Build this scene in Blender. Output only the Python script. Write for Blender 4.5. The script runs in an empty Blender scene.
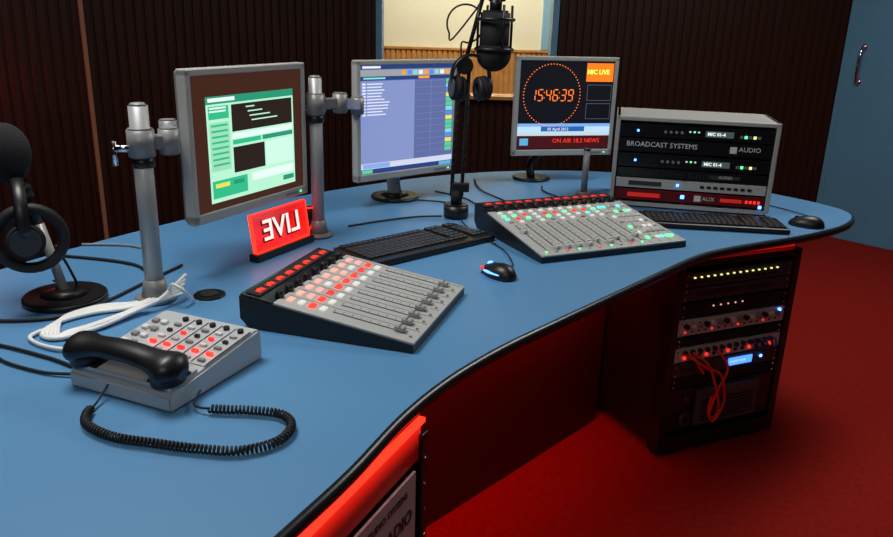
import bpy, bmesh, math, random
from mathutils import Vector, Matrix
random.seed(4)
sc=bpy.context.scene
sc.view_settings.view_transform='Standard'
COL=bpy.context.collection
TZ=0.75
# ------------------------------------------------------------- materials
MATS={}
def mat(name,col,rough=.5,metal=0.,em=None,es=0.,noise=0.,nscale=40.,bump=0.,bscale=200.,spec=.5):
    if name in MATS: return MATS[name]
    m=bpy.data.materials.new(name); m.use_nodes=True
    nt=m.node_tree; b=nt.nodes['Principled BSDF']
    b.inputs['Base Color'].default_value=(*col,1)
    b.inputs['Roughness'].default_value=rough
    b.inputs['Metallic'].default_value=metal
    b.inputs['Specular IOR Level'].default_value=spec
    if em is not None:
        b.inputs['Emission Color'].default_value=(*em,1)
        b.inputs['Emission Strength'].default_value=es
    tc=None
    if noise>0 or bump>0:
        tc=nt.nodes.new('ShaderNodeTexCoord')
    if noise>0:
        n=nt.nodes.new('ShaderNodeTexNoise'); n.inputs['Scale'].default_value=nscale; n.inputs['Detail'].default_value=5
        nt.links.new(tc.outputs['Object'],n.inputs['Vector'])
        r=nt.nodes.new('ShaderNodeValToRGB')
        r.color_ramp.elements[0].position=.3; r.color_ramp.elements[1].position=.7
        r.color_ramp.elements[0].color=(*[c*(1-noise) for c in col],1)
        r.color_ramp.elements[1].color=(*[min(1,c*(1+noise)) for c in col],1)
        nt.links.new(n.outputs['Fac'],r.inputs['Fac']); nt.links.new(r.outputs['Color'],b.inputs['Base Color'])
    if bump>0:
        n=nt.nodes.new('ShaderNodeTexNoise'); n.inputs['Scale'].default_value=bscale; n.inputs['Detail'].default_value=3
        nt.links.new(tc.outputs['Object'],n.inputs['Vector'])
        bp=nt.nodes.new('ShaderNodeBump'); bp.inputs['Strength'].default_value=bump; bp.inputs['Distance'].default_value=.003
        nt.links.new(n.outputs['Fac'],bp.inputs['Height']); nt.links.new(bp.outputs['Normal'],b.inputs['Normal'])
    MATS[name]=m; return m
def emi(name,col,s): return mat(name,tuple(c*.3 for c in col),.5,0,col,s)
def gradient_emission(name,col,base,lo,hi,alpha=1.,trans=0.,rough=.4,z0=0.,z1=1.):
    m=bpy.data.materials.new(name); m.use_nodes=True; nt=m.node_tree; bs=nt.nodes['Principled BSDF']
    bs.inputs['Base Color'].default_value=(*base,1); bs.inputs['Transmission Weight'].default_value=trans; bs.inputs['Roughness'].default_value=rough; bs.inputs['Alpha'].default_value=alpha
    tc=nt.nodes.new('ShaderNodeTexCoord'); s=nt.nodes.new('ShaderNodeSeparateXYZ'); mr=nt.nodes.new('ShaderNodeMapRange'); mr.interpolation_type='SMOOTHSTEP'
    nt.links.new(tc.outputs['Object'],s.inputs[0]); nt.links.new(s.outputs['Z'],mr.inputs['Value'])
    mr.inputs['From Min'].default_value=z0; mr.inputs['From Max'].default_value=z1; mr.inputs['To Min'].default_value=lo; mr.inputs['To Max'].default_value=hi
    bs.inputs['Emission Color'].default_value=(*col,1); nt.links.new(mr.outputs[0],bs.inputs['Emission Strength']); return m

black=mat('black_plastic',(.008,.008,.009),.38)
blackm=mat('black_matte',(.006,.006,.007),.8)
rubber=mat('black_rubber',(.01,.01,.01),.6)
foam=mat('foam_black',(.012,.012,.013),.95,bump=.6,bscale=300)
silver=mat('silver_plastic',(.50,.51,.48),.38,.05)
silverd=mat('silver_dark',(.27,.275,.27),.38,.15)
alu=mat('brushed_aluminium',(.42,.43,.42),.38,.2)
chrome=mat('chrome',(.7,.7,.72),.15,1)
steelg=mat('grey_panel',(.45,.46,.44),.45,.05,noise=.04,nscale=8)
white=mat('white_plastic',(.75,.75,.72),.4)
desktop=mat('desk_laminate_blue',(.092,.265,.49),.44,noise=.03,nscale=3,bump=.05,bscale=600)
edgeb=mat('desk_edge_black',(.008,.01,.013),.3)
deskdark=mat('desk_carcass_dark',(.010,.009,.012),.5)
carpet=mat('carpet_red',(.29,.013,.008),.95,noise=.16,nscale=60,bump=.9,bscale=500,spec=.1)
def slatmat():
    m=bpy.data.materials.new('dark_walnut_slats'); m.use_nodes=True; nt=m.node_tree; b=nt.nodes['Principled BSDF']
    tc=nt.nodes.new('ShaderNodeTexCoord'); mp=nt.nodes.new('ShaderNodeMapping'); mp.inputs['Scale'].default_value=(30,30,1.5)
    n=nt.nodes.new('ShaderNodeTexNoise'); n.inputs['Scale'].default_value=2; n.inputs['Detail'].default_value=6
    r=nt.nodes.new('ShaderNodeValToRGB'); r.color_ramp.elements[0].color=(.009,.0024,.0012,1); r.color_ramp.elements[1].color=(.040,.011,.0045,1)
    nt.links.new(tc.outputs['Object'],mp.inputs['Vector']); nt.links.new(mp.outputs['Vector'],n.inputs['Vector'])
    nt.links.new(n.outputs['Fac'],r.inputs['Fac']); nt.links.new(r.outputs['Color'],b.inputs['Base Color'])
    b.inputs['Roughness'].default_value=.5; b.inputs['Specular IOR Level'].default_value=.25
    return m
slat=slatmat()
orangewood=mat('oak_wainscot',(.46,.22,.05),.5,noise=.2,nscale=12)
cream=mat('cream_paint',(.74,.71,.50),.8,noise=.03,nscale=3)
bluep=mat('blue_paint',(.10,.27,.42),.42,noise=.05,nscale=4)
plaster=mat('ceiling_plaster',(.16,.15,.14),.9,noise=.04)
darkwall=mat('wall_dark_paint',(.03,.013,.01),.7,noise=.1,nscale=5)
glassm=bpy.data.materials.new('window_glass'); glassm.use_nodes=True
_b=glassm.node_tree.nodes['Principled BSDF']; _b.inputs['Transmission Weight'].default_value=1; _b.inputs['Roughness'].default_value=0; _b.inputs['IOR'].default_value=1.02

redE=emi('led_red',(1,.02,.008),3.2); redS=emi('led_red_soft',(1,.03,.02),1.2)
pinkE=emi('button_pink',(1,.42,.34),1.0); whiteE=emi('button_white',(.85,.85,.8),.7)
greenE=emi('led_green',(.1,1,.3),2.0); blueE=emi('led_blue',(.05,.2,1),8); cyanE=emi('led_cyan',(.1,.9,.8),1.3)
yelE=emi('led_yellow',(.9,.95,.3),1.3)
# ------------------------------------------------------------- mesh builder
class MB:
    def __init__(s,name):
        s.name=name; s.bm=bmesh.new(); s.mats=[]; s.M=Matrix.Identity(4)
    def mi(s,m):
        if m not in s.mats: s.mats.append(m)
        return s.mats.index(m)
    def box(s,c,d,m,bev=0,rot=None,seg=2):
        t=bmesh.new(); bmesh.ops.create_cube(t,size=1)
        for v in t.verts: v.co=Vector((v.co.x*d[0],v.co.y*d[1],v.co.z*d[2]))
        if bev>0: bmesh.ops.bevel(t,geom=t.edges[:],offset=bev,segments=seg,affect='EDGES',profile=.5)
        R=rot.to_4x4() if rot is not None else Matrix.Identity(4)
        s.merge(t,Matrix.Translation(c)@R,m,False)
    def merge(s,t,X,m,smooth):
        mp={}; i=s.mi(m)
        for v in t.verts: mp[v]=s.bm.verts.new(s.M@(X@v.co))
        for f in t.faces:
            try:
                nf=s.bm.faces.new([mp[v] for v in f.verts]); nf.material_index=i; nf.smooth=smooth or f.smooth
            except ValueError: pass
        t.free()
    def frame(s,p1,p2):
        p1=Vector(p1);p2=Vector(p2); d=p2-p1
        q=d.to_track_quat('Z','Y'); return Matrix.Translation((p1+p2)/2)@q.to_matrix().to_4x4(), d.length
    def cyl(s,p1,p2,r,m,r2=None,n=20,smooth=True,bev=0):
        X,L=s.frame(p1,p2); t=bmesh.new()
        bmesh.ops.create_cone(t,cap_ends=True,segments=n,radius1=r,radius2=r if r2 is None else r2,depth=L)
        if smooth:
            for f in t.faces:
                if len(f.verts)==4: f.smooth=True
        if bev>0:
            es=[e for e in t.edges if any(len(f.verts)>4 for f in e.link_faces)]
            bmesh.ops.bevel(t,geom=es,offset=bev,segments=2,affect='EDGES')
        s.merge(t,X,m,False)
    def ell(s,c,r,m,u=20,v=12,rot=None):
        t=bmesh.new(); bmesh.ops.create_uvsphere(t,u_segments=u,v_segments=v,radius=1)
        S=Matrix.Diagonal((r[0],r[1],r[2],1)); R=rot.to_4x4() if rot is not None else Matrix.Identity(4)
        s.merge(t,Matrix.Translation(c)@R@S,m,True)
    def tube(s,pts,r,m,n=8,closed=False,flat=None):
        pts=[Vector(p) for p in pts]; N=len(pts); rs=r if isinstance(r,(list,tuple)) else [r]*N
        rings=[]; prev=None
        for i,p in enumerate(pts):
            if closed: d=pts[(i+1)%N]-pts[i-1]
            else: d=pts[min(i+1,N-1)]-pts[max(i-1,0)]
            if d.length<1e-9: d=Vector((0,0,1))
            d.normalize()
            if prev is None:
                a=Vector((0,0,1)) if abs(d.z)<.9 else Vector((1,0,0))
                x=d.cross(a).normalized()
            else:
                x=(prev-d*prev.dot(d)); x=x.normalized() if x.length>1e-6 else prev
            prev=x; y=d.cross(x)
            fl=flat or (1,1)
            rings.append([s.bm.verts.new(s.M@(p+(x*math.cos(2*math.pi*k/n)*fl[0]+y*math.sin(2*math.pi*k/n)*fl[1])*rs[i])) for k in range(n)])
        mi=s.mi(m)
        for i in range(N if closed else N-1):
            A=rings[i];B=rings[(i+1)%N]
            for k in range(n):
                f=s.bm.faces.new([A[k],A[(k+1)%n],B[(k+1)%n],B[k]]); f.material_index=mi; f.smooth=True
        if not closed:
            for R_ in (rings[0][::-1],rings[-1]):
                f=s.bm.faces.new(R_); f.material_index=mi
    def torus(s,c,R,r,m,axis='Z',n=32,rot=None,squash=1.):
        pts=[]
        for k in range(n):
            a=2*math.pi*k/n; v=Vector((math.cos(a)*R,math.sin(a)*R*squash,0))
            if axis=='Y': v=Vector((v.x,0,v.y))
            if axis=='X': v=Vector((0,v.x,v.y))
            if rot is not None: v=rot@v
            pts.append(Vector(c)+v)
        s.tube(pts,r,m,8,True)
    def prism(s,poly,z0,z1,m,mside=None):
        b=[s.bm.verts.new(s.M@Vector((x,y,z0))) for x,y in poly]; t=[s.bm.verts.new(s.M@Vector((x,y,z1))) for x,y in poly]
        f=s.bm.faces.new(t); f.material_index=s.mi(m)
        f=s.bm.faces.new(b[::-1]); f.material_index=s.mi(mside or m)
        n=len(poly)
        for i in range(n):
            f=s.bm.faces.new([b[i],b[(i+1)%n],t[(i+1)%n],t[i]]); f.material_index=s.mi(mside or m)
    def solid(s,vs,fs,m):
        V=[s.bm.verts.new(s.M@Vector(v)) for v in vs]
        for f in fs:
            q=s.bm.faces.new([V[i] for i in f]); q.material_index=s.mi(m)
    def text(s,st,size,X,m,align='LEFT',bold=0.,ext=0.0004,sx=1):
        cu=bpy.data.curves.new('t','FONT'); cu.body=st; cu.size=size; cu.align_x=align; cu.align_y='CENTER'; cu.extrude=ext; cu.offset=bold; cu.resolution_u=2
        o=bpy.data.objects.new('t',cu); COL.objects.link(o)
        bpy.context.view_layer.update()
        dg=bpy.context.evaluated_depsgraph_get(); me=o.evaluated_get(dg).to_mesh()
        t=bmesh.new(); t.from_mesh(me)
        s.merge(t,X@Matrix.Diagonal((sx,1,1,1)),m,False)
        o.evaluated_get(dg).to_mesh_clear()
        bpy.data.objects.remove(o); bpy.data.curves.remove(cu)
    def done(s,loc=(0,0,0),yaw=0,parent=None,recalc=True):
        if recalc: bmesh.ops.recalc_face_normals(s.bm,faces=s.bm.faces[:])
        me=bpy.data.meshes.new(s.name); s.bm.to_mesh(me); s.bm.free()
        for m in s.mats: me.materials.append(m)
        o=bpy.data.objects.new(s.name,me); COL.objects.link(o)
        o.location=loc; o.rotation_euler=(0,0,math.radians(yaw))
        if parent: o.parent=parent
        return o
def catmull(p,n=8,closed=False):
    out=[];N=len(p);p=[Vector(q) for q in p]
    for i in range(N if closed else N-1):
        a=p[(i-1)%N] if closed or i>0 else p[0]; b=p[i]; c=p[(i+1)%N]; d=p[(i+2)%N] if closed or i+2<N else p[-1]
        for k in range(n):
            t=k/n; out.append(.5*((2*b)+(c-a)*t+(2*a-5*b+4*c-d)*t*t+(3*b-a-3*c+d)*t**3))
    if not closed: out.append(p[-1])
    return out
def RX(d): return Matrix.Rotation(math.radians(d),4,'X')
def RY(d): return Matrix.Rotation(math.radians(d),4,'Y')
def RZ(d): return Matrix.Rotation(math.radians(d),4,'Z')
# ------------------------------------------------------------- room
WY=5.245; WX0=-.51; WX1=.685; WZ0=.86; WZ1=1.95; HC=2.8
XL=-3.7; CR=(2.59,WY); dv=Vector((.647,-.762)); LC=(-.64,WY)
P2=(2.59+.647*1.5,WY-.762*1.5); YB=-1.6
lang=math.atan2(.793,1.0); lL=(LC[0]-XL)/math.cos(lang); LY=WY-math.sin(lang)*lL
b=MB('floor'); b.prism([(XL-.1,YB-.1),(P2[0]+.1,YB-.1),(P2[0]+.1,WY+.05),(XL-.1,WY+.05)],-.1,0,carpet); b.done()
b=MB('ceiling'); b.prism([(XL-.1,YB-.1),(P2[0]+.1,YB-.1),(P2[0]+.1,WY+.15),(XL-.1,WY+.15)],HC,HC+.1,plaster); b.done()
def slats(b,x0,x1,z0,z1,y,step=.054,w=.040,m=slat,d=.012):
    x=x0+step/2
    while x<x1-w/2:
        b.box((x,y-d/2,(z0+z1)/2),(w,d,z1-z0),m,bev=.003,seg=1); x+=step
b=MB('wall_back')
for x0,x1,z0,z1 in [(LC[0]-.12,WX0,0,HC),(WX1,CR[0]+.05,0,HC),(WX0,WX1,0,WZ0),(WX0,WX1,WZ1,HC)]:
    b.box(((x0+x1)/2,WY+.06,(z0+z1)/2),(x1-x0,.12,z1-z0),slat)
    slats(b,max(x0,LC[0]),min(x1,CR[0]-.02),z0,z1,WY)
b.done()
b=MB('wall_corner_panelled'); b.box((lL/2,.06,HC/2),(lL,.12,HC),slat); slats(b,0,lL-.02,0,HC,0); b.done((XL,LY,0),math.degrees(lang))
sT=(-1.965-XL)/math.cos(lang)
b=MB('trim_1'); b.box((sT,-.022,HC/2),(.022,.02,HC),mat('trim_oak',(.30,.15,.08),.4),bev=.002); b.done((XL,LY,0),math.degrees(lang))
sL=(-2.46-XL)/math.cos(lang)
b=MB('added_glow_lamp'); b.cyl((sL,-.012,1.0),(sL,-.03,1.0),.06,black,n=28,bev=.004); b.ell((sL,-.03,1.0),(.045,.04,.045),emi('added_glow_lens',(1,.02,.01),3)); b.done((XL,LY,0),math.degrees(lang))  # added fixture outside the view, there to give the wall its red glow
b=MB('wall_left'); b.box((XL-.06,(YB+LY)/2,HC/2),(.12,LY-YB,HC),darkwall); b.done()
b=MB('wall_front'); b.box(((XL+P2[0])/2,YB-.06,HC/2),(P2[0]-XL,.12,HC),darkwall); b.done()
b=MB('wall_right'); b.box((P2[0]+.06,(YB+P2[1])/2,HC/2),(.12,P2[1]-YB,HC),darkwall); b.done()
ang=math.degrees(math.atan2(-.762,.647))
b=MB('wall_corner'); b.box((.75,.06,HC/2),(1.52,.12,HC),bluep); b.done((CR[0],CR[1],0),ang)
b=MB('door_1')
b.box((.5,-.012,1.04),(.93,.022,2.08),bluep,bev=.003)
for x in (.02,.98): b.box((x,-.014,1.06),(.035,.026,2.12),bluep,bev=.003)
b.box((.5,-.014,2.115),(1.0,.026,.045),bluep,bev=.003)
hp=[(.13,-.023,1.05),(.13,-.05,1.055),(.13,-.068,1.09),(.13,-.072,1.16),(.13,-.068,1.23),(.13,-.05,1.265),(.13,-.023,1.27)]
b.tube(catmull(hp,5),.010,chrome,10)
for z in(1.05,1.27): b.cyl((.13,-.02,z),(.13,-.03,z),.02,chrome)
for z in(.3,1.0,1.8): b.cyl((.965,-.03,z),(.965,-.03,z+.09),.008,chrome)
b.done((CR[0],CR[1],0),ang)
b=MB('window_1')
fr=bluep; cx=(WX0+WX1)/2; cz=(WZ0+WZ1)/2
b.box((WX0+.02,WY+.05,cz),(.04,.16,WZ1-WZ0),fr,bev=.003); b.box((WX1-.02,WY+.05,cz),(.04,.16,WZ1-WZ0),fr,bev=.003)
b.box((cx,WY+.05,WZ1-.02),(WX1-WX0-.08,.16,.04),fr,bev=.003)
b.box((cx,WY+.03,WZ0+.012),(WX1-WX0-.08,.2,.024),orangewood,bev=.003)
b.box((cx,WY+.06,cz),(WX1-WX0-.08,.006,WZ1-WZ0-.08),glassm)
b.done()
YF=7.6
b=MB('wall_far')
b.box((.3,YF+.05,1.4),(5,.1,2.8),cream)
b.box((.3,YF-.02,.55),(5,.03,1.09),orangewood); slats(b,-2.2,2.8,0,1.09,YF-.035,.05,.036,orangewood,.012)
b.box((.3,YF-.03,1.10),(5,.05,.025),orangewood,bev=.004)
b.box((1.01,YF-.03,1.95),(.34,.05,1.67),mat('pale_blue_paint',(.22,.42,.52),.5),bev=.004)
b.done()
b=MB('wall_far_side'); b.box((-2.25,6.5,1.4),(.1,2.25,2.8),cream); b.box((2.85,6.5,1.4),(.1,2.25,2.8),cream); b.done()
b=MB('floor_far'); b.box((.3,6.45,-.05),(5.1,2.2,.1),carpet); b.done()
b=MB('ceiling_far'); b.box((.3,6.45,2.86),(5.2,2.2,.1),plaster); b.done()
# ------------------------------------------------------------- desk
front=[(-.36,.42),(-.28,.6),(-.2,.775),(-.13,.925),(-.065,1.09),(.01,1.23),(.11,1.37),(.23,1.51),(.37,1.67),(.52,1.84),(.70,2.04),(.82,2.13),(.94,2.2),(1.10,2.29),(1.28,2.42),(1.38,2.54),(1.41,2.64),(1.38,2.74),(1.30,2.86)]
back=[(1.12,3.06),(.9,3.2),(.66,3.27),(.42,3.26),(.2,3.2),(.0,3.1),(-.19,2.96),(-.44,2.72),(-.63,2.50),(-.78,2.30),(-.9,2.1),(-1.01,1.89),(-1.10,1.68),(-1.2,1.4),(-1.24,1.1),(-1.22,.8),(-1.1,.5),(-.9,.38),(-.6,.36)]
ol=[(v.x,v.y) for v in catmull([(x,y,0) for x,y in front+back],5,True)]
desk=bpy.data.objects.new('studio_desk',None); COL.objects.link(desk)
b=MB('desk_top'); b.prism(ol,TZ-.024,TZ-.0005,desktop,edgeb); b.done(parent=desk)
b=MB('desk_edge_band'); b.tube([(x,y,TZ-.013) for x,y in ol],.0125,edgeb,8,True); b.done(parent=desk)
A=Vector((-.352,.455));B_=Vector((-.035,1.165)); dd=(B_-A); L=dd.length; yaw=math.degrees(math.atan2(dd.y,dd.x))
b=MB('desk_cabinet')
b.box((L/2,.26,.35),(L,.50,.70),deskdark,bev=.004)
b.box((L/2-.01,-.004,.315),(L-.05,.012,.60),mat('cabinet_door',(.016,.006,.008),.35),bev=.003)
b.box((L-.012,-.001,.345),(.022,.025,.67),black,bev=.002)
for k in range(12): b.cyl((L-.012,-.013,.06+k*.052),(L-.012,-.016,.06+k*.052),.003,chrome,n=8)
for z in (.12,.42): b.box((L-.03,-.014,z),(.03,.01,.012),black)
cab=b.done((A.x,A.y,0),yaw,desk)
b=MB('sponsor_plate')
pgm=mat('plate_grey',(.48,.45,.48),.4)
pz=.553
b.box((L-.215,-.013,pz),(.33,.005,.15),pgm,bev=.001)
dk=mat('ink_dark',(.03,.02,.05),.5)
b.text('STUDIO SYSTEMS',.018,Matrix.Translation((L-.22,-.0162,pz+.048))@RX(90),dk)
b.text('RADIO',.036,Matrix.Translation((L-.175,-.0162,pz))@RX(90),dk,bold=.0008)
b.box((L-.22,-.016,pz),(.05,.001,.045),mat('ink_violet',(.09,.03,.10),.5))
for k in range(4): b.box((L-.22,-.0168,pz-.016+.010*k),(.040,.001,.004),pgm)
b.text('broadcast audio equipment',.013,Matrix.Translation((L-.24,-.0162,pz-.05))@RX(90),dk)
b.done((A.x,A.y,0),yaw,desk)
redG=gradient_emission('red_glow_fade',(1,.018,.008),(.25,.01,.01),.05,.95,z0=.65,z1=.71)  # LED glow fading down the cabinet face, painted as an emission gradient
b=MB('led_strip'); b.box((L/2,-.001,.668),(L-.03,.010,.07),redG); b.box((L/2,-.008,.708),(L-.03,.012,.008),redE); b.done((A.x,A.y,0),yaw,desk)
def panel(nm,p,q,z0,z1,t,m):
    p=Vector(p);q=Vector(q);d=q-p; b=MB(nm); b.box((d.length/2,0,(z0+z1)/2),(d.length,t,z1-z0),m,bev=.003); return b.done((p.x,p.y,0),math.degrees(math.atan2(d.y,d.x)),desk)
mod=mat('modesty_panel_board',(.05,.014,.014),.6)
pts=[(-.36,1.39),(-.05,1.80),(.545,2.45)]
LEDP=[]
for i in range(2):
    panel('modesty_panel_%d'%(i+1),pts[i],pts[i+1],.0,.72,.02,mod)
    p=Vector(pts[i]);q=Vector(pts[i+1]); d=(q-p); n=Vector((d.y,-d.x)).normalized()*.03
    b=MB('led_strip_%d'%(i+1)); b.box((d.length/2,0,.715),(d.length*.94,.012,.01),redE); b.done((p.x+n.x,p.y+n.y,0),math.degrees(math.atan2(d.y,d.x)),desk)
    LEDP.append(((p+q)/2+n*3.5,d.length,math.degrees(math.atan2(d.y,d.x))))
b=MB('desk_feet')
for x,y in [(-1.05,1.5),(-1.05,.75),(-.65,2.25),(0,2.95),(.6,3.1),(1.22,2.72)]:
    b.cyl((x,y,.0),(x,y,.726),.025,deskdark); b.cyl((x,y,0),(x,y,.015),.05,deskdark)
b.done(parent=desk)
b=MB('cable_grommet'); b.cyl((-.53,1.60,TZ-.001),(-.53,1.60,TZ+.004),.035,black,bev=.001); b.cyl((-.53,1.60,TZ+.004),(-.53,1.60,TZ+.006),.02,blackm); b.done(parent=desk)
# ------------------------------------------------------------- under-desk equipment rack
b=MB('equipment_rack')
W=.504;D=.69;Hh=.66
b.box((W/2,D/2+.02,Hh/2+.03),(W,D-.04,Hh-.03),deskdark,bev=.004)
b.box((.014,.02,Hh/2+.03),(.028,.05,Hh-.03),black,bev=.003); b.box((W-.014,.02,Hh/2+.03),(.028,.05,Hh-.03),black,bev=.003)
b.box((W/2,.02,.045),(W,.05,.05),black,bev=.004); b.box((W/2,.02,Hh-.01+.02),(W,.05,.02),black,bev=.003)
for x in (.06,W-.06):
    for y in (.08,D-.08): b.cyl((x-.012,y,.02),(x+.012,y,.02),.02,blackm); b.box((x,y,.034),(.03,.03,.012),black)
redG2=gradient_emission('red_glow_fascia',(1,.018,.006),(.25,.01,.01),.15,1.0,z0=.67,z1=.71)  # red glow in the gap above the rack, painted as emission on a fascia
b.box((W/2,.045,.696),(W-.02,.05,.050),redG2,bev=.002)
b.box((W/2,.018,.712),(W-.03,.012,.010),redE)
b.M=Matrix.Translation((W/2,.018,0))
uw=.445
def unit(zc,h,m,y=0):
    b.box((0,y,zc),(uw,.03,h-.002),m,bev=.0015)
    for sx in(-1,1):
        b.box((sx*(uw/2-.012),y-.016,zc),(.02,.003,h-.004),m)
        for sz in(-1,1): b.cyl((sx*(uw/2-.012),y-.0155,zc+sz*h*.3),(sx*(uw/2-.012),y-.020,zc+sz*h*.3),.003,chrome,n=8)
charc=mat('charcoal_panel',(.05,.05,.053),.45,.2)
usil=mat('unit_silver',(.55,.55,.53),.42,.05)
unit(.615,.05,charc)
for k in range(14): b.box((-.18+k*.026,-.017,.622),(.006,.004,.004),yelE)
for k in range(14): b.box((-.18+k*.026,-.0165,.606),(.014,.003,.009),blackm)
unit(.565,.044,charc)
for k in range(12): b.box((-.15+k*.026,-.0165,.566),(.018,.003,.014),black)
unit(.512,.05,blackm)
for k in range(5): b.cyl((-.09+k*.03,-.016,.52),(-.09+k*.03,-.018,.52),.003,pinkE,n=8)
unit(.455,.056,usil)
for k in range(15):
    b.cyl((-.19+k*.027,-.015,.462),(-.19+k*.027,-.027,.462),.0085,white if k%3==1 else silverd if k%3 else black,n=12)
    b.box((-.19+k*.027,-.0165,.441),(.006,.003,.005),black if k%4 else redS)
b.box((.20,-.017,.47),(.010,.004,.010),blueE)
unit(.405,.03,blackm)
unit(.362,.050,usil)
for k in range(13):
    b.cyl((-.18+k*.03,-.015,.370),(-.18+k*.03,-.024,.370),.008,black,n=12); b.cyl((-.18+k*.03,-.015,.352),(-.18+k*.03,-.02,.352),.006,black if k%3 else redS,n=10)
unit(.308,.052,charc)
b.box((.06,-.017,.308),(.10,.004,.026),emi('lcd_blue',(.05,.22,1),2.2)); b.text('AUDIO HUB',.012,Matrix.Translation((.015,-.0195,.308))@RX(90),whiteE)
for k in range(6): b.box((-.18+k*.025,-.017,.308),(.012,.004,.012),black)
b.box((.15,-.017,.31),(.008,.004,.008),blueE)
unit(.262,.036,blackm)
b.box((0,.0,.165),(uw,.03,.15),black,bev=.002)
b.box((.02,-.02,.165),(.26,.02,.13),mat('computer_case_grey',(.065,.067,.07),.35,.1),bev=.004)
for k in range(7): b.box((.02,-.031,.12+k*.012),(.22,.003,.004),blackm)
b.cyl((-.15,-.014,.13),(-.15,-.026,.13),.022,charc); b.cyl((-.15,-.026,.13),(-.15,-.029,.13),.012,blackm)
b.cyl((-.15,-.014,.20),(-.15,-.022,.20),.012,charc)
b.M=Matrix.Identity(4)
redc=mat('cable_red',(.95,.04,.02),.45); bluec=mat('cable_blue',(.03,.1,.35),.45)
def cab3(pts,r,m,bb=None): (bb or b).tube(catmull(pts,8),r,m,7)
cab3([(.10,0,.37),(.13,-.045,.34),(.17,-.05,.26),(.20,-.045,.18),(.195,-.04,.14),(.165,-.045,.16),(.18,-.05,.24),(.21,-.05,.32),(.20,0,.368)],.0042,redc)
cab3([(.08,0,.37),(.11,-.05,.34),(.18,-.055,.30),(.215,-.05,.21),(.205,-.045,.15),(.18,-.045,.13),(.16,-.045,.17),(.17,-.04,.22)],.0042,redc)
cab3([(.06,0,.37),(.08,-.04,.36),(.10,-.045,.33),(.12,-.04,.31),(.14,0,.31)],.004,redc)
for k in range(4): cab3([(.33+k*.02,0,.37),(.34+k*.022,-.035,.39),(.37+k*.015,-.04,.36),(.36+k*.02,0,.345)],.003,bluec if k%2 else rubber)
rack=b.done((.70,2.19,0),24)
# ------------------------------------------------------------- table-top rack box
b=MB('audio_rack_case')
W=.53;H=.312;D=.30
shell=mat('case_silver',(.42,.43,.40),.42,.05,noise=.05,nscale=6)
b.box((.007,D/2,H/2+.006),(.014,D,H-.012),shell,bev=.002); b.box((W-.007,D/2,H/2+.006),(.014,D,H-.012),shell,bev=.002)
b.box((W/2,D/2,H-.007),(W,D,.014),shell,bev=.003); b.box((W/2,D/2,.012),(W-.03,D,.012),shell)
b.box((W/2,D-.01,H/2),(W-.03,.012,H-.03),black)
b.box((W/2,.05,H/2),(W-.03,.06,H-.036),blackm)
for x in(.05,W-.05):
    for y in(.04,D-.04): b.cyl((x,y,0),(x,y,.008),.012,rubber)
b.M=Matrix.Translation((W/2,.014,0))
uw=W-.036
def unit2(zc,h,m): b.box((0,0,zc),(uw,.02,h-.003),m,bev=.001)
gloss=mat('black_gloss_panel',(.008,.009,.012),.22)
unit2(.266,.046,gloss); unit2(.217,.048,gloss); unit2(.165,.048,gloss); unit2(.122,.034,gloss); unit2(.086,.036,silver); unit2(.045,.040,mat('panel_red_lit',(.16,.012,.012),.35,.2))  # red light on the bottom unit is put into its panel colour
TX=lambda x,z,y=-.0108:Matrix.Translation((x,y,z))@RX(90)
for z in(.266,.165):
    b.box((-.19,-.011,z),(.007,.004,.007),blueE)
    for k in range(4): b.cyl((-.10+k*.018,-.01,z),(-.10+k*.018,-.014,z),.005,silverd,n=10)
    for k in range(3): b.box((-.02+k*.014,-.011,z+.004),(.006,.003,.005),greenE if k==1 else whiteE)
    b.box((.075,-.011,z),(.09,.003,.02),emi('lcd_dark',(.05,.07,.07),1)); b.text('MIC 01-4',.015,TX(.036,z,-.013),emi('lcd_text',(.8,.95,.9),1.),bold=.0005)
    for k in range(5): b.box((.145+k*.014,-.011,z-.004),(.009,.004,.009),yelE if k==3 else greenE if k==1 else silverd)
b.text('BROADCAST SYSTEMS',.0235,TX(-.225,.220),white)
b.box((.125,-.011,.217),(.022,.002,.022),white); b.text('AUDIO',.022,TX(.142,.220),white)
for k in range(20): b.box((-.09+k*.012,-.0105,.122),(.006,.003,.018),blackm)
b.cyl((-.03,-.01,.122),(-.03,-.018,.122),.011,black); b.box((.11,-.011,.122),(.10,.003,.012),charc); b.text('AUDIO',.014,TX(.09,.123,-.013),white)
b.box((-.04,-.011,.086),(.008,.004,.008),blueE)
for k in range(8): b.box((.04+k*.022,-.011,.086),(.013,.003,.008),black)
b.box((-.15,-.011,.086),(.11,.003,.014),charc)
dred=emi('led_red_dim',(1,.03,.02),.35)
b.box((-.15,-.011,.045),(.11,.003,.014),dred); b.box((-.02,-.011,.047),(.012,.004,.012),blueE)
b.box((.03,-.011,.045),(.022,.002,.02),white); b.text('AUX',.02,TX(.045,.045),white)
b.box((.14,-.011,.045),(.07,.003,.012),dred)
for k in range(4): b.box((.19+k*.013,-.011,.045),(.008,.003,.01),redS)
b.box((.235,-.011,.03),(.01,.004,.01),blueE)
b.M=Matrix.Identity(4)
b.done((.565,2.625,TZ),-12)
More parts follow.
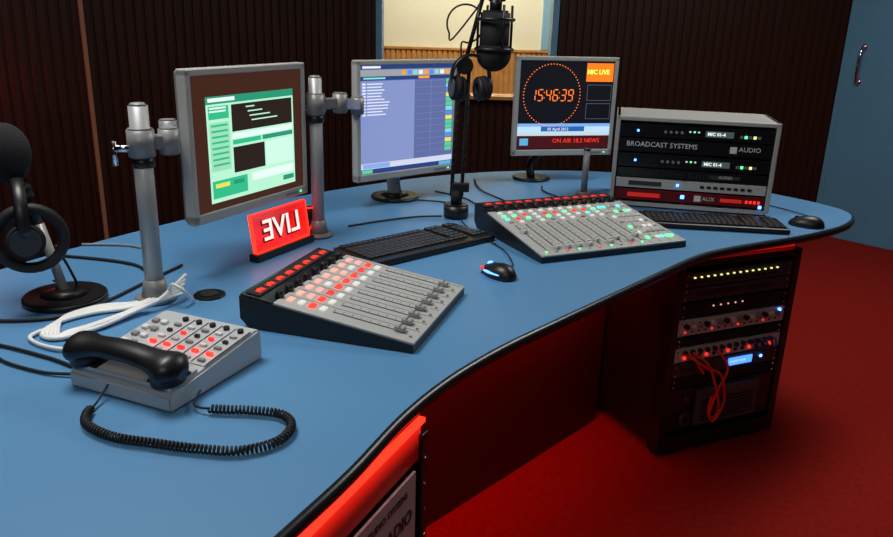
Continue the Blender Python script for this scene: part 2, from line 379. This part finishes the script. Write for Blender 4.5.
# ------------------------------------------------------------- monitors
def scr(b,W,H,y):
    def rect(u0,v0,u1,v1,m,k=0):
        x0=-W/2+u0*W;x1=-W/2+u1*W;z1=H/2-v0*H;z0=H/2-v1*H
        b.box(((x0+x1)/2,y-.0006-.0004*k,(z0+z1)/2),(abs(x1-x0),.0006,abs(z1-z0)),m)
    return rect
def T2(W,H,u,v,y): return Matrix.Translation((-W/2+u*W,y,H/2-v*H))@RX(90)
def monitor(name,W,H,loc,yaw,ui,stand,frame=silver,zc=None,bz=.016,bb=.024):
    b=MB(name)
    b.M=Matrix.Translation((0,0,zc))
    t=.028
    b.box((0,-.002,H/2-bz/2),(W,t,bz),frame,bev=.003); b.box((0,-.002,-H/2+bb/2),(W,t,bb),frame,bev=.003)
    for sx in(-1,1): b.box((sx*(W/2-bz/2),-.002,0),(bz,t,H-.004),frame,bev=.003)
    b.box((0,.008,0),(W-.01,.03,H-.01),silverd,bev=.004)
    b.box((0,.034,0),(W*.62,.03,H*.6),silverd,bev=.01)
    for k in range(8): b.box((0,.0495,-H*.15+k*.012),(W*.4,.002,.004),black)
    b.M=Matrix.Translation((0,0,zc+(bb-bz)/2))
    SW=W-2*bz;SH=H-bz-bb
    b.box((0,-.009,0),(SW,.004,SH),emi('screen_black',(.006,.006,.01),.3))
    ui(b,SW,SH,-.0112)
    b.M=Matrix.Translation((0,0,zc))
    b.box((W*.33,-.0165,-H/2+.012),(.05,.002,.006),silverd); b.box((W*.42,-.0165,-H/2+.012),(.005,.002,.005),greenE)
    b.M=Matrix.Identity(4)
    stand(b)
    return b.done(loc,yaw)
def E(n,c,s=1.): return emi('ui_'+n,c,s)
def ui1(b,W,H,y):
    r=scr(b,W,H,y)
    r(0,0,1,1,E('brown',(.050,.014,.006)))
    def q(u0,v0,u1,v1,m,k):
        r(.11+u0*.80,.155+v0*.79,.11+u1*.80,.155+v1*.79,m,k)
    q(0,0,1,1,E('mint',(.50,.93,.66),.95),1)
    q(0,0,1,.07,E('tealbar',(.02,.30,.17)),2); q(.02,.015,.3,.05,E('mintw',(.8,1,.9)),3)
    q(.02,.09,.23,.21,E('green',(.03,.5,.24)),2); q(.03,.10,.2,.115,E('mintw',(.8,1,.9)),3); q(.03,.13,.2,.145,E('mintw',(.8,1,.9)),3)
    q(.26,.09,.98,.35,E('brown2',(.02,.010,.006)),2)
    for k in range(4): q(.42+.02*k,.12+k*.045,.52+.09*k,.132+k*.045,E('mint',(.5,1,.7)),3)
    q(.02,.24,.23,.70,E('mint2',(.36,.80,.52),.9),2)
    for k in range(8): q(.04,.26+k*.053,.21,.28+k*.053,E('green',(.03,.5,.24)),3)
    q(.26,.37,.98,.42,E('mintw',(.8,1,.9)),2); q(.26,.43,.58,.475,E('green',(.03,.5,.24)),2); q(.60,.43,.98,.475,E('tealbar',(.02,.30,.17)),2)
    q(.26,.50,.62,.75,E('brown2',(.02,.010,.006)),2); q(.64,.50,.98,.75,E('mint3',(.62,.98,.78)),2)
    q(.02,.79,.40,.96,E('green',(.03,.5,.24)),2); q(.46,.79,.98,.87,E('mintw',(.8,1,.9)),2)
    q(.84,.90,.98,.95,E('tealbar',(.02,.30,.17)),2); q(.05,.82,.2,.86,E('yellow',(.8,.75,.1)),3); q(.24,.82,.36,.86,E('tealbar',(.02,.3,.17)),3)
def ui2(b,W,H,y):
    r=scr(b,W,H,y)
    r(0,0,1,1,E('slate',(.13,.16,.36),.9))
    r(0,0,1,.035,E('navy',(.02,.05,.2)),1); r(.02,.008,.2,.028,E('wht',(.8,.85,.9)),2)
    r(0,.04,1,.10,E('grey',(.32,.34,.36)),1)
    for k in range(9): r(.42+k*.06,.05,.465+k*.06,.09,[E('org',(.9,.35,.05)),E('blu',(.1,.25,.8)),E('cy',(.2,.7,.7)),E('wht',(.8,.85,.9))][k%4],2)
    r(0,.10,1,.135,E('navy',(.02,.05,.2)),1); r(.60,.105,.72,.13,E('org',(.9,.35,.05)),2); r(.03,.11,.25,.125,E('cy',(.2,.7,.7)),2)
    r(0,.14,.56,.90,E('lav',(.24,.30,.58),.95),1)
    for k in range(11):
        r(.02,.16+k*.028,.05,.176+k*.028,E('wht',(.8,.85,.9)),2); r(.065,.163+k*.028,.12+.10*random.random()+.08,.173+k*.028,E('txt',(.75,.8,1)),2)
    r(.02,.16,.04,.60,E('blu',(.1,.25,.8)),1)
    r(.58,.14,.90,.90,E('slate2',(.12,.16,.38),.9),1)
    for k in range(12): r(.58,.15+k*.062,.90,.153+k*.062,E('line',(.2,.25,.45)),2)
    r(.74,.14,.743,.90,E('line',(.2,.25,.45)),2)
    for k in range(16): r(.915,.14+k*.045,.99,.178+k*.045,[E('grn',(.1,.6,.3)),E('cy',(.2,.7,.7)),E('blu',(.1,.25,.8)),E('yellow',(.8,.75,.1)),E('grn',(.1,.6,.3))][k%5],1)
    r(0,.90,1,.955,E('taskp',(.62,.66,.8)),1); r(.02,.905,.3,.95,E('blu2',(.25,.4,.8)),2)
    r(0,.955,1,1,E('navy',(.02,.05,.2)),1); r(.01,.96,.12,.995,E('grn',(.1,.6,.3)),2); r(.85,.96,.99,.995,E('cy2',(.1,.4,.7)),2)
SEG={'0':'abcdef','1':'bc','2':'abged','3':'abgcd','4':'fgbc','5':'afgcd','6':'afgcde','7':'abc','8':'abcdefg','9':'abcdfg'}
def digit(b,ch,x,z,w,h,y,m):
    t=w*.2
    P={'a':(0,h/2,1),'g':(0,0,1),'d':(0,-h/2,1),'f':(-w/2,h/4,0),'b':(w/2,h/4,0),'e':(-w/2,-h/4,0),'c':(w/2,-h/4,0)}
    for s_ in SEG[ch]:
        px,pz,hz=P[s_]; sh=pz*.14
        b.box((x+px+sh,y,z+pz),(w-t*1.1,.0006,t) if hz else (t,.0006,h/2-t*1.1),m)
def ui3(b,W,H,y):
    r=scr(b,W,H,y)
    og=E('orange',(1,.20,.02),1.3); rd=E('redtx',(1,.04,.02),1.0)
    r(0,0,1,1,E('blk',(.004,.004,.008)))
    cx=-W/2+.345*W; cz=H/2-.38*H; R=.30*W
    for k in range(60):
        a=2*math.pi*k/60; b.cyl((cx+R*math.sin(a),y-.001,cz+R*math.cos(a)),(cx+R*math.sin(a),y-.0018,cz+R*math.cos(a)),.0024,og,n=6,smooth=False)
    for i,ch in enumerate('154639'):
        digit(b,ch,cx-.078+i*.030+(i//2)*.003,cz,.019,.042,y-.001,og)
    for xx in(cx-.0325,cx+.0305):
        for s_ in(-1,1): b.box((xx,y-.001,cz+s_*.01),(.004,.0006,.004),og)
    r(.70,.02,.99,.225,E('orangebox',(1,.20,.01),1.1),1)
    b.text('MIC LIVE',.0245,T2(W,H,.705,.12,y-.0022),E('yl',(1,.85,.12),1.3),bold=.0009)
    for v in(.26,.47):
        r(.72,v,.985,v+.18,E('dgrey',(.09,.1,.12)),1); r(.725,v+.006,.98,v+.174,E('blk',(.004,.004,.008)),2)
    r(.0,.70,1,.735,E('sky',(.20,.42,.85)),1); r(0,.735,1,.80,E('sky2',(.5,.72,.95)),1)
    r(.25,.735,.72,.79,E('navy2',(.02,.12,.4)),2); b.text('05 April 2013',.016,T2(W,H,.32,.765,y-.0026),E('wht',(.8,.85,.9)))
    r(0,.80,1,.84,E('ltg',(.55,.65,.72)),1)
    r(0,.84,1,.985,E('dkred',(.05,.004,.006)),1)
    b.text('ON AIR 18.2 NEWS',.024,T2(W,H,.38,.90,y-.0026),rd); r(.03,.87,.12,.95,E('cy2',(.1,.4,.7)),2)
def st1(b):
    b.box((0,.058,.315),(.11,.02,.11),silverd,bev=.003); b.box((0,.075,.315),(.05,.03,.05),black,bev=.004)
def st2(b):
    b.cyl((0,.06,0),(0,.06,.012),.085,black,bev=.003,n=32); b.cyl((0,.06,.012),(0,.06,.02),.05,black,r2=.03)
    b.tube(catmull([(0,.06,.015),(0,.07,.06),(0,.065,.12),(0,.055,.2)],5),.022,silverd,12,flat=(1.5,.7))
def st3(b):
    b.cyl((-.11,.03,0),(-.11,.03,.012),.075,black,bev=.003,n=32)
    b.tube(catmull([(-.11,.03,.01),(-.11,.045,.06),(-.06,.055,.12),(0,.055,.2)],5),.02,black,12,flat=(1.5,.7))
cmA=((-.593-.407)/2,(1.693+2.09)/2)
monitor('computer_monitor',.438,.352,(cmA[0],cmA[1],TZ),65,ui1,st1,zc=.31)
monitor('computer_monitor',.43,.387,(-.15,2.595,TZ),42.4,ui2,st2,zc=.284)
monitor('computer_monitor',.425,.382,(.447,3.06,TZ),15,ui3,st3,zc=.293)
# ------------------------------------------------------------- monitor poles
def pole(name,loc,h,clampz,arm,r=.0195,lever=True):
    b=MB(name)
    b.cyl((0,0,0),(0,0,h),r,alu,n=28); b.cyl((0,0,h),(0,0,h+.006),r*.98,silverd,r2=r*.7,n=28)
    b.cyl((0,0,0),(0,0,.012),r*2.2,silverd,n=28,bev=.002); b.cyl((0,0,.012),(0,0,.05),r*1.5,silverd,r2=r*1.15,n=28)
    b.cyl((0,0,clampz-.03),(0,0,clampz+.03),r*1.4,silverd,n=28,bev=.003)
    b.cyl((0,0,clampz-.05),(0,0,clampz-.03),r*1.25,black,n=28)
    a=Vector(arm[0]).normalized()
    b.box((a.x*.035,a.y*.035,clampz),(.035,.035,.045),silverd,bev=.004,rot=Matrix.Rotation(math.atan2(a.y,a.x),3,'Z'))
    if lever:
        b.cyl((-a.x*.02-.01,-a.y*.02-.01,clampz-.01),(-a.x*.02-.045,-a.y*.02-.02,clampz-.01),.008,chrome,n=12)
        b.cyl((-a.x*.02-.045,-a.y*.02-.02,clampz+.005),(-a.x*.02-.045,-a.y*.02-.02,clampz-.045),.006,chrome,n=12)
    prev=Vector((0,0,clampz))
    for q in arm:
        q=Vector(q); b.cyl(q-Vector((0,0,.028)),q+Vector((0,0,.028)),.021,silverd,n=20,bev=.003)
        d=q-prev; m_=(q+prev)/2
        b.box(m_,(d.length,.026,.03),silverd,bev=.004,rot=d.to_track_quat('X','Z').to_matrix())
        prev=q
    return b.done((loc[0],loc[1],TZ))
pole('monitor_arm',(-.636,1.562),.42,.345,[(.045,.035,.345),(-.045,.28,.33),(.040,.372,.315)])
pole('monitor_arm',(-.372,2.115),.445,.375,[(.06,.05,.375),(.075,.33,.34),(.150,.545,.30)],r=.018)
b=MB('support_post'); b.cyl((0,0,0),(0,0,.165),.012,silverd); b.cyl((0,0,0),(0,0,.01),.028,silverd); b.cyl((0,0,.165),(0,0,.171),.014,black); b.done((.505,2.80,TZ))
# ------------------------------------------------------------- mixing consoles
def mixer(name,w,d,hb,hf,loc,yaw,nch,seed,extra=0):
    rnd=random.Random(seed)
    b=MB(name)
    y0=-d/2;y1=d/2
    vs=[]
    prof=[(y0,.0),(y1-.02,.0),(y1,.02),(y1,hb-.004),(y0,hf-.004)]
    for x in(-w/2,w/2): vs+=[(x,p[0],p[1]) for p in prof]
    n=5
    fs=[list(range(n))[::-1],[i+n for i in range(n)]]+[[i,(i+1)%n,(i+1)%n+n,i+n] for i in range(n)]
    b.solid(vs,fs,black)
    sl=math.atan2(hb-hf,d); L=math.hypot(d,hb-hf)
    b.M=Matrix.Translation((0,y0,hf-.004))@Matrix.Rotation(sl,4,'X')
    split=.80*L
    b.box((0,split/2,.002),(w-.004,split,.006),steelg,bev=.0015)
    b.box((0,(split+L)/2,.002),(w-.004,L-split-.002,.006),gloss,bev=.0015)
    b.box((0,(split+L)/2+.012,.006),(w-.02,.03,.003),blackm)
    usable=w-.03; tot=nch+extra; step=usable/tot
    ink=mat('ink_panel',(.05,.05,.05),.6); zt=.0055
    slot=mat('fader_slot',(.03,.03,.03),.7); cap=mat('fader_cap_grey',(.36,.36,.36),.4); capw=mat('fader_cap_light',(.6,.6,.58),.4)
    line=mat('panel_line',(.22,.225,.225),.6)
    small=nch>9
    for i in range(tot):
        x=-usable/2+step*(i+.5)
        b.box((x,L-.028,.0078),(step*.70,.016,.001),emi('display_dim',(.5,.01,.01),.35))
        for kk in range(3): b.box((x-step*.2+kk*step*.17,L-.028+(.003 if kk%2 else 0),.0086),(step*.12,.008,.0008),redE if not small else redS)
        b.cyl((x,split+.004,zt),(x,split+.004,zt+.014),.0095,black,r2=.0075,n=16)
        b.box((x+step/2,split/2,zt),(.0008,split*.96,.0006),line)
        if i<nch:
            if not small:
                row=[pinkE,pinkE if i%3 else whiteE,redE if i%4!=2 else redS,whiteE]
            else:
                row=[whiteE,[redS,whiteE,greenE][rnd.randrange(3)],[greenE,whiteE,cyanE,whiteE,redS][rnd.randrange(5)],whiteE if rnd.random()<.6 else cap]
            for j,m_ in enumerate(row):
                b.box((x,split-.022-.024*j,zt+.001),(step*(.46 if not small else .36),.012 if not small else .009,.005),m_,bev=.001,seg=1)
            fy0=.03; fy1=split-.115
            b.box((x,(fy0+fy1)/2,zt),(.003,fy1-fy0,.0008),slot)
            for k in range(9): b.box((x+step*.22,fy0+(fy1-fy0)*k/8,zt),(step*.16,.001,.0006),ink)
            fy=fy0+.012 if not small else fy0+.008+(0 if rnd.random()<.6 else rnd.random()*(fy1-fy0)*.7)
            b.box((x,fy,zt+.006),(step*.36,.022,.011),capw if small else cap,bev=.002,seg=1); b.box((x,fy,zt+.0118),(step*.36,.002,.001),black)
            b.cyl((x-step*.28,fy0-.014,zt),(x-step*.28,fy0-.014,zt+.003),.003,[greenE,cap,redS][i%3] if small else cap,n=8)
        else:
            for k in range(7):
                for s_ in(-.22,.22):
                    b.box((x+s_*step,.04+k*(split-.08)/6.,zt+.001),(step*.3,.012,.005),[whiteE,cap,capw,greenE,cyanE,cap,capw][rnd.randrange(7)],bev=.001,seg=1)
    b.M=Matrix.Identity(4)
    return b.done((loc[0],loc[1],TZ),yaw)
mixer('audio_mixing_console',.355,.37,.072,.02,(-.185,1.54),73.5,8,3)
mixer('audio_mixing_console',.485,.40,.075,.02,(.385,2.195),25,10,5,3)
# ------------------------------------------------------------- keyboards & mice
def keyboard(loc,yaw,w=.445,d=.16):
    b=MB('computer_keyboard')
    b.box((0,0,.009),(w,d,.016),black,bev=.005)
    km=mat('key_black',(.014,.014,.016),.45); k=.0178
    for r_ in range(6):
        y=d/2-.018-r_*.0225-(.006 if r_>0 else 0)
        x=-w/2+.014; xe=w/2-.012
        while x<xe-.01:
            kw=k-.0025
            if r_==5 and -.12<x<-.02: kw=.10
            mx=x+kw/2
            gap=abs(mx-(w*.19))<.004 or abs(mx-(w*.345))<.004
            if not gap and mx+kw/2<xe+.002: b.box((mx,y,.0195),(kw,.0185,.006),km,bev=.0015,seg=1)
            x+=kw+.0025
    return b.done((loc[0],loc[1],TZ),yaw)
keyboard((-.083,2.035),43.5,d=.18); keyboard((.85,2.385),-6)
def mouse(loc,yaw,glow):
    b=MB('computer_mouse')
    t=bmesh.new(); bmesh.ops.create_uvsphere(t,u_segments=24,v_segments=16,radius=1)
    for v in t.verts:
        x,y,z=v.co; v.co=Vector((x*.031*(1-.12*y),y*.055,max(z,-.15)*.03*(1-.25*y)+.0050))
    b.merge(t,Matrix.Identity(4),black,True)
    b.cyl((-.003,.03,.022),(.003,.03,.022),.009,blueE if glow else rubber,n=12)
    if glow:
        b.ell((0,-.02,.0295),(.012,.014,.003),emi('mouse_blue',(.1,.3,1),3))
        for s_ in(-1,1): b.ell((s_*.026,.0,.013),(.005,.03,.004),emi('mouse_blue',(.1,.3,1),3)); b.ell((s_*.014,.04,.014),(.008,.01,.004),redS)
    b.box((0,0,.003),(.045,.085,.005),black,bev=.002)
    return b.done((loc[0],loc[1],TZ),yaw)
mouse((.130,1.80),40,True); mouse((1.165,2.405),60,False)
# ------------------------------------------------------------- telephone
b=MB('desk_telephone')
pb=mat('phone_silver',(.50,.52,.53),.38,.05)
w=.218;d=.235
prof=[(-d/2,0),(d/2,0),(d/2,.055),(d/2-.01,.060),(-d/2+.01,.034),(-d/2,.028)]
vs=[]
for x in(-w/2,w/2): vs+=[(x,p[0],p[1]) for p in prof]
n=6
b.solid(vs,[list(range(n))[::-1],[i+n for i in range(n)]]+[[i,(i+1)%n,(i+1)%n+n,i+n] for i in range(n)],pb)
bmesh.ops.recalc_face_normals(b.bm,faces=b.bm.faces[:])
bmesh.ops.bevel(b.bm,geom=b.bm.edges[:],offset=.004,segments=2,affect='EDGES')
sl=math.atan2(.026,.215); b.M=Matrix.Translation((0,-d/2+.01,.034))@Matrix.Rotation(sl,4,'X')
HY=.018
b.box((0,HY+.012,.002),(.208,.066,.010),pb,bev=.004)
for sx in(-.078,.078): b.box((sx,HY+.006,.006),(.050,.050,.006),black,bev=.002)
b.box((.027,.140,.001),(.155,.125,.003),mat('phone_panel',(.52,.53,.54),.4,.05),bev=.001)
for i in range(5):
    for j in range(6):
        x=-.035+i*.031; y=.088+j*.021
        if j==1: b.box((x,y,.005),(.013,.007,.006),redE if i!=2 else redS,bev=.001,seg=1)
        elif j==5: b.cyl((x,y,.001),(x,y,.008),.0058,black,n=12)
        elif j==3: b.box((x,y,.005),(.010,.007,.006),redS if i in(1,3) else black,bev=.001,seg=1)
        else: b.box((x,y,.005),(.014,.007,.005),[white,silverd,white,pb,silverd][(i+j)%5],bev=.001,seg=1)
    b.box((-.019+i*.031,.14,.0035),(.0012,.12,.001),black)
for j in range(4):
    for i in range(2): b.box((-.088+i*.020,.095+j*.026,.003),(.013,.011,.006),[white,silverd][(i+j)%2],bev=.001,seg=1)
hs=[];rs=[]
for k in range(25):
    t=k/24; x=-.120+.240*t
    z=.024+.017*math.sin(math.pi*t)
    e=min(abs(t-.10),abs(t-.90)); rr=.0195+.010*math.exp(-(e/.10)**2)
    if k in(0,24): rr*=.45
    if k in(1,23): rr*=.8
    hs.append((x-.004,HY,z)); rs.append(rr)
b.tube(hs,rs,black,18,flat=(1.2,.8))
for sx in(-.092,.082): b.cyl((sx,HY,.026),(sx,HY,.006),.026,black,r2=.029,n=24)
b.M=Matrix.Identity(4)
ph=b.done((-.480,1.214,TZ),-23)
b=MB('coiled_cord')
path=catmull([(-.546,1.115,.022),(-.550,1.08,.008),(-.548,1.04,.009),(-.530,1.005,.010),(-.48,.975,.010),(-.42,.962,.010),(-.35,.95,.010),(-.288,.948,.010),(-.240,.975,.010),(-.228,1.02,.010),(-.250,1.055,.010),(-.30,1.065,.010),(-.34,1.065,.010),(-.385,1.07,.010),(-.398,1.09,.008),(-.395,1.113,.018)],30)
Ls=[0]
for i in range(1,len(path)): Ls.append(Ls[-1]+(path[i]-path[i-1]).length)
def at(s):
    for i in range(1,len(path)):
        if Ls[i]>=s:
            k=(s-Ls[i-1])/max(1e-9,Ls[i]-Ls[i-1]); return path[i-1].lerp(path[i],k),(path[i]-path[i-1]).normalized()
    return path[-1],(path[-1]-path[-2]).normalized()
tot=Ls[-1]; s0=.06;s1=tot-.07; pts=[]
b.tube([at(s0*k/6)[0] for k in range(7)],.002,rubber,6); b.tube([at(s1+(tot-s1)*k/6)[0] for k in range(7)],.002,rubber,6)
turns=int((s1-s0)/.0062); N=turns*9
for k in range(N+1):
    s_=s0+(s1-s0)*k/N; p,t=at(s_); sd=Vector((-t.y,t.x,0)).normalized(); up=Vector((0,0,1)); a=2*math.pi*turns*k/N
    pts.append(p+sd*math.cos(a)*.0058+up*math.sin(a)*.0058)
b.tube(pts,.0021,rubber,5)
b.done((0,0,TZ))
# ------------------------------------------------------------- live sign
signred=gradient_emission('red_edge_lit_acrylic',(1,.008,.006),(.8,.02,.015),1.0,.32,alpha=.7,trans=.6,rough=.12,z0=.02,z1=.12)
signtxt=emi('sign_letters',(1,.42,.38),2.2)
b=MB('live_sign')
b.box((0,0,.010),(.24,.03,.020),black,bev=.003); b.box((0,0,.021),(.22,.012,.004),redE)
b.M=Matrix.Translation((0,0,.022))@RX(-8)
b.box((0,0,.048),(.22,.010,.096),signred,bev=.001)
for x in(-.1115,.1115): b.box((x,0,.048),(.003,.011,.096),redE)
b.box((0,0,.0975),(.224,.011,.003),redE)
X=Matrix.Translation((0,-.0058,.048))@RX(90)@Matrix.Diagonal((-1,1,1,1))
b.text('LIVE',.076,X@Matrix.Translation((.003,-.002,-.0006)),mat('letter_shadow_red',(.12,.004,.004),.5),align='CENTER',bold=.004,sx=1.1)
b.text('LIVE',.076,X@Matrix.Translation((0,0,.0008)),signtxt,align='CENTER',bold=.0008,sx=1.1)
b.M=Matrix.Translation((.145,.035,0))@RZ(-40)
b.box((0,0,.045),(.09,.008,.09),black,bev=.002); b.box((0,-.006,.086),(.085,.003,.004),redE); b.box((.02,-.006,.04),(.004,.003,.07),redS,rot=Matrix.Rotation(.5,3,'Y')); b.box((-.02,-.006,.04),(.004,.003,.07),redS,rot=Matrix.Rotation(-.5,3,'Y'))
b.done((-.440,1.955,TZ),64)
# ------------------------------------------------------------- headphones helper
def headphones(b,c,R,yaw,tilt=0):
    X=Matrix.Translation(c)@RZ(yaw)@RX(tilt); old=b.M; b.M=old@X
    arc=[(R*math.cos(a),0,R*1.05*math.sin(a)) for a in [math.radians(-15+210*k/20) for k in range(21)]]
    b.tube(arc,.009,black,8,flat=(1.4,.55))
    for s_ in(-1,1):
        b.cyl((s_*(R-.004),0,-.03),(s_*(R-.030),0,-.035),.036,blackm,n=24,bev=.004); b.torus((s_*(R-.032),0,-.035),.026,.011,rubber,axis='X')
        b.cyl((s_*(R+.002),0,-.03),(s_*(R-.004),0,-.03),.028,charc,n=24)
    b.M=old
b=MB('desk_microphone')
b.cyl((0,0,0),(0,0,.016),.085,black,n=40,bev=.004); b.cyl((0,0,.016),(0,0,.026),.05,black,r2=.02,n=32)
b.cyl((0,0,.02),(-.035,.0,.17),.010,alu,n=16); b.cyl((-.035,0,.17),(-.055,0,.235),.008,black,n=16)
b.cyl((-.055,0,.225),(-.066,0,.262),.017,black,n=20)
b.ell((-.084,0,.318),(.048,.048,.062),foam,24,16)
b.done((-.826,1.545,TZ))
b=MB('headphones')
headphones(b,(0,0,0),.078,-60,0)
b.torus((.03,-.035,-.03),.062,.011,rubber,axis='Y',rot=Matrix.Rotation(.5,3,'Z'))
b.tube(catmull([(.05,.02,-.06),(.07,.03,-.12),(.05,.08,-.17),(-.02,.12,-.175)],8),.0028,rubber,6)
b.done((-.872,1.505,TZ+.19),0)
# ------------------------------------------------------------- centre microphone on boom
b=MB('broadcast_microphone')
b.cyl((0,0,0),(0,0,.045),.04,black,n=32,bev=.004); b.cyl((0,0,.045),(0,0,.09),.018,blackm,n=20)
for s_ in(-1,1): b.cyl((s_*.016,0,.07),(s_*.016+.01,0,.47),.006,blackm,n=10)
for s_ in(-1,1): b.tube([(s_*.016+.01*k/60+.006*math.cos(k*1.2),.006*math.sin(k*1.2),.1+.30*k/60) for k in range(61)],.0016,rubber,5)
b.cyl((.012,-.025,.475),(.012,.025,.475),.026,black,n=20,bev=.003); b.box((.012,0,.10),(.055,.03,.03),black,bev=.004)
for s_ in(-1,1): b.cyl((.012,s_*.012,.48),(.105,s_*.012,.86),.006,blackm,n=10)
b.cyl((.105,-.02,.86),(.105,.02,.86),.022,black,n=20)
b.cyl((.105,0,.86),(.10,-.02,.68),.007,black,n=10)
b.box((.10,-.02,.675),(.05,.03,.03),black,bev=.004)
c=Vector((.097,-.025,.560))
b.torus(c+Vector((0,0,.05)),.055,.005,black); b.torus(c+Vector((0,0,-.035)),.055,.005,black)
for k in range(4):
    a=k*math.pi/2+.4; b.cyl(c+Vector((.055*math.cos(a),.055*math.sin(a),.09)),c+Vector((.055*math.cos(a),.055*math.sin(a),-.04)),.004,black,n=8)
b.cyl(c+Vector((0,0,-.07)),c+Vector((0,0,.075)),.044,blackm,n=28,bev=.006); b.ell(c+Vector((0,0,-.05)),(.052,.052,.05),foam); b.cyl(c+Vector((0,0,.07)),c+Vector((0,0,.11)),.018,black,n=16)
loop=[Vector((.01+.055*math.cos(a),0,.595+.055*math.sin(a))) for a in [math.radians(-100+330*k/16) for k in range(17)]]
b.tube(catmull([(.08,0,.69)]+[tuple(p) for p in loop[::-1]]+[(.0,0,.5)],4),.0032,rubber,6)
b.done((.025,2.385,TZ))
b=MB('headphones'); headphones(b,(0,0,0),.06,20,0); b.done((.055,2.33,TZ+.445),0)
# ------------------------------------------------------------- cables
b=MB('cable_bundle')
wc=mat('cable_white',(.85,.85,.82),.45)
for k in range(5):
    o_=.008*k
    cab3([(-.60,1.56+o_,.015+.006*(k%3)),(-.66,1.50+o_,.006),(-.73,1.46+o_*1.3,.006),(-.775,1.40+o_,.006),(-.772+o_,1.34,.006),(-.73,1.33+o_,.006),(-.68,1.385+o_,.008+.004*(k%2)),(-.645,1.45+o_,.012),(-.61,1.50,.02),(-.575,1.555+o_,.02+.008*k)],.0044,wc,b)
cab3([(-.775,1.38,.006),(-.79,1.33,.006),(-.74,1.29,.006),(-.68,1.28,.006),(-.63,1.31,.006)],.004,wc,b)
b.tube(catmull([(-.6,1.54,.01),(-.585,1.525,.05),(-.56,1.52,.04),(-.55,1.55,.006)],6),.004,wc,6)
b.done((0,0,TZ))
blk=rubber
def cable(nm,pts,r,m):
    b=MB(nm); b.tube(catmull(pts,8),r,m,7); b.done((0,0,TZ))
cable('power_cable',[(-1.2,1.30,.004),(-1.0,1.32,.004),(-.85,1.30,.004),(-.72,1.25,.004),(-.655,1.215,.004)],.0035,blk)
cable('power_cable',[(-1.15,1.55,.004),(-1.02,1.45,.004),(-.93,1.41,.004),(-.80,1.43,.004),(-.74,1.52,.004),(-.70,1.66,.004),(-.66,1.80,.004)],.0035,blk)
cable('power_cable',[(-1.1,1.42,.004),(-.95,1.38,.004),(-.86,1.33,.004),(-.80,1.24,.004),(-.70,1.19,.004),(-.64,1.18,.006)],.003,blk)
cable('power_cable',[(-1.0,1.85,.004),(-.85,1.82,.004),(-.76,1.78,.004),(-.70,1.7,.004),(-.67,1.62,.004)],.004,blk)
cable('power_cable',[(-.98,1.95,.004),(-.84,1.95,.004),(-.74,1.85,.004),(-.70,1.75,.004)],.0035,mat('cable_grey',(.25,.26,.27),.5))
cable('signal_cable',[(-.12,2.60,.004),(-.02,2.58,.004),(.03,2.50,.004),(.03,2.43,.006)],.003,blk)
cable('signal_cable',[(-.05,2.75,.004),(.05,2.66,.004),(.10,2.55,.004),(.14,2.43,.004)],.003,blk)
cable('signal_cable',[(.1,3.0,.004),(.12,2.8,.004),(.2,2.62,.004),(.22,2.50,.006)],.003,blk)
cable('signal_cable',[(.36,2.9,.004),(.36,2.8,.004),(.44,2.62,.004),(.42,2.50,.006)],.003,blk)
cable('signal_cable',[(-.3,2.22,.004),(-.2,2.30,.004),(-.1,2.36,.004),(-.02,2.37,.006)],.003,blk)
cable('mouse_cable',[(.162,1.845,.006),(.172,1.90,.004),(.155,2.02,.004),(.10,2.15,.004),(.06,2.25,.004),(.04,2.34,.006)],.002,blk)
cable('mouse_cable',[(1.21,2.44,.006),(1.23,2.52,.004),(1.20,2.60,.004),(1.13,2.72,.004)],.002,blk)
# ------------------------------------------------------------- lights
def area(n,loc,size,power,col,rot=(0,0,0),sy=None):
    l=bpy.data.lights.new(n,'AREA'); l.energy=power; l.color=col; l.shape='RECTANGLE'; l.size=size; l.size_y=sy or size
    o=bpy.data.objects.new(n,l); COL.objects.link(o); o.location=loc; o.rotation_euler=[math.radians(a) for a in rot]; return o
area('ceiling_light',(-.9,1.55,2.74),.8,36,(1,.99,.97))
area('ceiling_light',(1.6,3.1,2.74),.9,34,(1,.96,.92))
area('ceiling_light',(-.4,-.6,2.74),1.0,15,(1,.98,.95),(35,0,0))
area('ceiling_light_far',(.2,6.4,2.75),1.2,95,(1,.96,.86))
for p,Ln,yw in LEDP:
    area('led_lamp',(p.x,p.y,.712),Ln*.85,4.0,(1,.03,.01),(55,0,yw),.03)
l=bpy.data.lights.new('added_glow_light','POINT'); l.energy=2.6; l.color=(1,.03,.015); l.shadow_soft_size=.04  # added point light that makes the red glow on the panelled wall
o=bpy.data.objects.new('added_glow_light',l); COL.objects.link(o); o.location=(-2.46+.621*.13,WY+.793*(-2.46+.64)-.783*.13,1.0)
w_=bpy.data.worlds.new('world'); sc.world=w_; w_.use_nodes=True
w_.node_tree.nodes['Background'].inputs[0].default_value=(.05,.05,.06,1); w_.node_tree.nodes['Background'].inputs[1].default_value=.4
# ------------------------------------------------------------- camera
P=math.radians(18);R=math.radians(1.7)
f=Vector((0,math.cos(P),-math.sin(P)));r0=Vector((1,0,0));u0=Vector((0,math.sin(P),math.cos(P)))
r=r0*math.cos(R)+u0*math.sin(R);u=-r0*math.sin(R)+u0*math.cos(R)
cd=bpy.data.cameras.new('camera'); cd.sensor_width=36; cd.lens=760/893*36; cd.clip_start=.02
cam=bpy.data.objects.new('camera',cd); COL.objects.link(cam)
Mx=Matrix((( r.x,u.x,-f.x,0),(r.y,u.y,-f.y,0),(r.z,u.z,-f.z,1.35),(0,0,0,1)))
cam.matrix_world=Mx
sc.camera=cam
